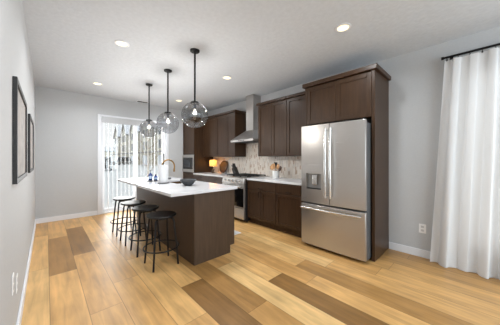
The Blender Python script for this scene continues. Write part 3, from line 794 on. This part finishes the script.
# ------------------------------------------------------------------ pendants
def make_pendant():
    t = thing('pendant_light', (0, 0, H), 'x', 'pendant light', 'glass globe pendants over the island')
    BASE[t.name] = Vector((0, 0, 0))
    MB().lathe((0, 0, 0), [(0, 0), (.062, 0), (.062, -.018), (.055, -.024), (0, -.024)], 28, close=False).build('canopy', M['black'], t, smooth=True)
    MB().tube([(0, 0, -.02), (0, 0, -.70)], .0125, 10).build('rod', M['black'], t, smooth=True)
    MB().lathe((0, 0, 0), [(.012, -.685), (.05, -.695), (.058, -.71), (.058, -.722), (0, -.722)], 28).build('cap', M['black'], t, smooth=True)
    sk_ = MB().lathe((0, 0, 0), [(.018, -.722), (.018, -.79), (.012, -.795)], 16).build('socket', M['darkgrey'], t, smooth=True)
    prof = []
    for i in range(25):
        a = math.pi * (.105 + (1 - .105) * i / 24)
        prof.append((.176 * math.sin(a) if i < 24 else 0, -.872 + .176 * math.cos(a)))
    MB().lathe((0, 0, 0), prof, 48, close=False).build('globe', M['globe'], t, smooth=True)
    MB().lathe((0, 0, 0), [(.010, -.793), (.012, -.81), (.018, -.838), (.014, -.856), (0, -.863)], 16).build('bulb', M['bulb'], sk_, smooth=True)
    ld = bpy.data.lights.new('pendant_glow', 'POINT'); ld.energy = PENDANT_POWER; ld.color = (1, .95, .88); ld.shadow_soft_size = .03
    lo = bpy.data.objects.new('bulb_glow', ld); COL.objects.link(lo); lo.parent = t; lo.location = (0, 0, -.91)
    return t
pd = make_pendant()
for i, (x, y, lb) in enumerate([(1.462, 2.63, 'smoky glass globe pendant nearest the viewer above the island'), (1.466, 3.526, 'middle smoky glass globe pendant of three above the island'), (1.474, 4.447, 'farthest smoky glass globe pendant, closest to the glass door')]):
    if i == 0: pd.location = (x, y, H); pd['label'] = lb
    else: copy_thing(pd, (x, y, H), lb)

# ------------------------------------------------------------------ recessed lights and vent
def make_can():
    t = thing('recessed_light', (0, 0, H), 'x', 'ceiling light', 'recessed ceiling lights')
    BASE[t.name] = Vector((0, 0, 0))
    MB().lathe((0, 0, 0), [(.060, -.001), (.085, -.001), (.085, -.006), (.066, -.011), (.060, -.008), (.060, -.001)], 32, close=False).build('trim_ring', M['trim'], t, smooth=True)
    MB().lathe((0, 0, 0), [(0, -.004), (.061, -.004)], 28, close=False).build('lens', M['can_lens'], t)
    ld = bpy.data.lights.new('downlight', 'AREA'); ld.shape = 'DISK'; ld.size = .11; ld.spread = R(160); ld.energy = CAN_POWER; ld.color = (.93, .97, 1.0)
    lo = bpy.data.objects.new('downlight', ld); COL.objects.link(lo); lo.parent = t; lo.location = (0, 0, -.013)
    return t
cn = make_can()
for i, (x, y, lb) in enumerate([(.702, 3.108, 'round recessed ceiling light left of the nearest pendant, toward the left wall'), (.727, 5.08, 'round recessed ceiling light in front of the glass door'),
                                (2.411, 1.041, 'round recessed ceiling light in front of the refrigerator'), (2.37, 3.11, 'round recessed ceiling light in front of the range hood'),
                                (2.425, 5.157, 'farthest round recessed ceiling light, near the oven tower'),
                                (.702, 1.041, 'round recessed ceiling light above the viewer, out of the picture')]):
    if i == 0: cn.location = (x, y, H); cn['label'] = lb
    else: copy_thing(cn, (x, y, H), lb)
cv = thing('ceiling_vent', (1.796, 5.9, H), 'small grey air vent in the ceiling near the glass door', 'vent')
MB().box(1.66, 1.93, 5.84, 5.96, H - .008, H - .0005).build('frame', M['plate'], cv, .002)
sl = MB()
for i in range(5): sl.box(1.675, 1.915, 5.852 + i * .021, 5.862 + i * .021, H - .012, H - .0081)
sl.build('slats', M['darkgrey'], cv)

# ------------------------------------------------------------------ counter things by the backsplash
lp = thing('table_lamp', (3.42, 5.12, .915), 'small table lamp with glowing amber shade in the kitchen corner', 'lamp')
MB().lathe((3.42, 5.12, .9152), [(0, 0), (.055, 0), (.055, .012), (.018, .02), (.028, .05), (.040, .085), (.028, .115), (.010, .13), (.010, .17), (0, .17)], 24, close=False).build('base', M['lampbase'], lp, smooth=True)
MB().lathe((3.42, 5.12, .9152), [(.108, .185), (.096, .37)], 32, close=False).build('shade', M['shade'], lp, smooth=True)
MB().lathe((3.42, 5.12, .9152), [(.010, .17), (.026, .23), (.02, .265), (0, .275)], 16).build('bulb', emissive('amber_bulb', (255, 205, 120), 1.5), lp, smooth=True)
ld = bpy.data.lights.new('lamp_glow', 'POINT'); ld.energy = LAMP_POWER; ld.color = (1, .55, .18); ld.shadow_soft_size = .03
lo = bpy.data.objects.new('lamp_glow', ld); COL.objects.link(lo); lo.parent = lp; lo.location = (0, 0, .31)

rb = MB().tube([(0, 0, -.010), (0, 0, .010)], .178, 40).build('round_board', M['darkwood'], None, .004)
rb.rotation_euler = (0, R(-78), 0); rb.location = (3.575, 4.845, 1.092)
tag(rb, 'round dark wooden board leaning on the backsplash beside the amber lamp', 'cutting board')
sm = thing('shaker', (3.40, 4.50, .915), 'small grey shaker on the counter by the round board', 'shaker')
MB().lathe((3.40, 4.50, .9152), [(0, 0), (.024, 0), (.022, .05), (.018, .06)], 16).build('body', M['knifehandle'], sm, smooth=True)
MB().lathe((3.40, 4.50, .9752), [(.019, 0), (.02, .012), (.012, .02), (0, .021)], 16).build('cap', M['darkgrey'], sm, smooth=True)

kb = thing('knife_block', (3.47, 4.20, .915), 'dark slanted knife block on the counter beside the stove', 'knife block')
MB().prism([(4.10, .9152), (4.23, .9152), (4.30, 1.06), (4.215, 1.105)], 'X', 3.42, 3.52).build('body', M['knifeblock'], kb, .004)
for i, (dx, sz) in enumerate(((3.437, .0), (3.458, .0), (3.482, .0), (3.503, .0))):
    for j, q in enumerate((.25, .72)):
        p = Vector((dx, 4.215 + .085 * q, 1.105 - .045 * q)); dirv = Vector((0, .45, .89)).normalized()
        dirv = Vector((0, .42, .907))
        k = tag(MB().tube([p + dirv * .001, p + dirv * (.085 if j else .105)], [.009, .011], 8).build('knife', M['knifehandle'] if j else M['knifeblock'], None, smooth=True),
            'grey-handled knife in the lower row of the dark knife block' if j else 'black-handled knife in the upper row of the dark knife block', 'knife', 'knives in the block')

ck = MB().lathe((3.33, 2.775, .9152), [(0, 0), (.062, 0), (.066, .006), (.066, .15), (.063, .153), (.058, .15), (.058, .012), (0, .012)], 36, close=False).build('utensil_crock', M['crock'], None, smooth=True)
tag(ck, 'white cylindrical utensil crock on the counter between stove and refrigerator', 'crock')
def utensil(name, ang, tilt, ln, kind, m, label, cat):
    """kept upright in the crock, leaning outward"""
    t = MB()
    if kind == 'spoon':
        t.tube([(0, 0, 0), (0, 0, ln)], .006, 8)
        for i in range(1): pass
        prof = [(0, ln - .012), (.026, ln), (.040, ln + .035), (.036, ln + .075), (.016, ln + .098), (0, ln + .10)]
        b0 = len(t.bm.verts); t.lathe((0, 0, 0), prof, 14, close=False)
        t.bm.verts.ensure_lookup_table()
        for v in t.bm.verts[b0:]: v.co.x *= .3
    else:
        t.tube([(0, 0, 0), (0, 0, ln)], .006, 8)
        t.prism([(-.012, ln - .005), (.012, ln - .005), (.042, ln + .03), (.042, ln + .10), (-.042, ln + .10), (-.042, ln + .03)], 'X', -.003, .003)
    o = t.build(name, m, None, smooth=(kind == 'spoon'))
    a = R(ang)
    o.location = (3.33 - .025 * math.cos(a), 2.775 - .025 * math.sin(a), .930)
    o.rotation_euler = (0, R(tilt) * math.cos(a), 0)
    o.rotation_euler = Matrix.Rotation(R(tilt), 3, Vector((-math.sin(a), math.cos(a), 0))).to_euler()
    tag(o, label, cat, 'utensils in the white crock')
utensil('wooden_spoon', 90, 33, .19, 'spoon', M['spoon'], 'pale wooden spoon leaning far left in the white crock', 'spoon')
utensil('wooden_spatula', 112, 17, .19, 'flat', M['spoon'], 'pale flat wooden spatula left of the black spatula in the crock', 'spatula')
utensil('black_spatula', 200, 6, .21, 'flat', M['blackplastic'], 'black spatula standing upright in the middle of the white crock', 'spatula')
utensil('wooden_spoon', 268, 20, .19, 'spoon', M['spoon'], 'pale wooden spoon right of the black spatula in the crock', 'spoon')
utensil('walnut_spoon', 272, 34, .18, 'spoon', M['darkwood'], 'dark wooden spoon leaning far right in the white crock', 'spoon')

# kitchen rug
rgm = MB().box(2.02, 2.50, 2.87, 4.1, .0005, .009).build('kitchen_rug', M['rug'], None, .003)
tag(rgm, 'pale kitchen mat on the floor between island and stove', 'rug')

# ------------------------------------------------------------------ pictures on the left wall
def picture(y0, y1, z0, z1, sag, label):
    t = thing('framed_picture', (XL, (y0 + y1) / 2, z0), label, 'picture', 'pictures on the left wall')
    def outline(i):
        a, b, c, d_ = y0 + i, y1 - i, z0 + i, z1 - i
        pts = [(a, c), (b, c)]
        for k in range(13):
            q = k / 12; pts.append((b - (b - a) * q, d_ + sag * (1 - (2 * q - 1) ** 2)))
        return pts
    o, i_ = outline(0), outline(.035)
    m = MB(); bm = m.bm
    xa, xb = XL + .001, XL + .023
    vo0 = [bm.verts.new((xa, *p)) for p in o]; vo1 = [bm.verts.new((xb, *p)) for p in o]
    vi0 = [bm.verts.new((xa, *p)) for p in i_]; vi1 = [bm.verts.new((xb, *p)) for p in i_]
    n_ = len(o)
    for k in range(n_):
        j = (k + 1) % n_
        bm.faces.new((vo0[k], vo0[j], vo1[j], vo1[k])); bm.faces.new((vo1[k], vo1[j], vi1[j], vi1[k]))
        bm.faces.new((vi1[k], vi1[j], vi0[j], vi0[k])); bm.faces.new((vi0[k], vi0[j], vo0[j], vo0[k]))
    m.build('frame', M['frame'], t)
    MB().prism(outline(.034), 'X', XL + .002, XL + .012).build('print', M['canvas'], t)
    return t
picture(2.06, 3.05, 1.14, 1.84, 0, 'large black-framed taupe picture, the nearer one on the left wall')
picture(3.64, 4.63, 1.14, 1.84, 0, 'black-framed taupe picture farther along the left wall')

# ------------------------------------------------------------------ outlets
def outlet(axis_right, y, z, label):
    x = XR if axis_right else XL
    s = -1 if axis_right else 1
    t = thing('wall_outlet', (x, y, z), label, 'outlet')
    a, b = sorted((x + s * .0005, x + s * .006))
    MB().box(a, b, y - .038, y + .038, z - .06, z + .06).build('cover_plate', M['plate'], t, .002)
    a, b = sorted((x + s * .006, x + s * .0075))
    for dz in (-.024, .024):
        MB().box(a, b, y - .016, y + .016, z + dz - .014, z + dz + .014).build('socket', M['slot'], t)
    return t
outlet(True, .518, .38, 'white wall outlet beside the white curtain')
o1 = outlet(False, 2.06, .50, 'white outlet on the left wall, the higher of two')
o2 = outlet(False, 2.31, .40, 'white outlet on the left wall, the lower of two')

# ------------------------------------------------------------------ curtain
rodx, rodz = 3.555, 2.54
cr = thing('curtain_rod', (XR, -.6, rodz), 'black curtain rod mounted high on the right wall', 'curtain rod')
MB().tube([(rodx, .30, rodz), (rodx, -1.95, rodz)], .013, 12).build('rod', M['black'], cr, smooth=True)
for y in (.31, -1.96):
    MB().tube([(rodx, y - .012, rodz), (rodx, y + .012, rodz)], .018, 14).build('end_cap', M['black'], cr, smooth=True)
for y in (.235, -1.88):
    MB().box(XR - .006, XR - .001, y - .015, y + .015, rodz - .07, rodz + .03).tube([(XR - .004, y, rodz - .02), (rodx, y, rodz - .02)], .006, 8).build('bracket', M['black'], cr)

cu = thing('curtain', (rodx, -.1, 0), 'long white sheer curtain hanging from the black rod to the floor', 'curtain')
m = MB(); bm = m.bm
NY, NZ = 220, 34
CY0, CY1 = .29, -.85
grid = []
for j in range(NZ + 1):
    q = j / NZ; z = 2.505 - (2.505 - .004) * q
    row = []
    for i in range(NY + 1):
        s = i / NY
        flare = .13 * q * (1 - s) ** 2
        y = CY0 + (CY1 - CY0) * s + flare
        ph = s * 2 * math.pi * 8.0
        amp = (.020 + .032 * min(1, q * 1.6)) * (0.7 + .3 * math.sin(s * 17 + 1))
        x = rodx - .005 + amp * math.sin(ph + .35 * math.sin(q * 3 + s * 11)) + .012 * math.sin(ph * .43 + 2 + q * .8) * q - .018 * q
        x = min(x, XR - .03)
        y += .010 * math.sin(ph * 2 + q * 1.2)
        row.append(bm.verts.new((x, y, z)))
    grid.append(row)
for j in range(NZ):
    for i in range(NY):
        bm.faces.new((grid[j][i], grid[j][i + 1], grid[j + 1][i + 1], grid[j + 1][i]))
cp = m.build('cloth', M['curtain'], cu, smooth=True)
for i in range(12):
    y = .27 - i * .098
    MB().tube([(rodx + .019 * math.cos(2 * math.pi * k / 16), y, rodz - .006 + .019 * math.sin(2 * math.pi * k / 16)) for k in range(16)], .0022, 6, closed=True).box(rodx - .004, rodx + .004, y - .006, y + .006, rodz - .045, rodz - .024).build('clip_ring', M['black'], cu)
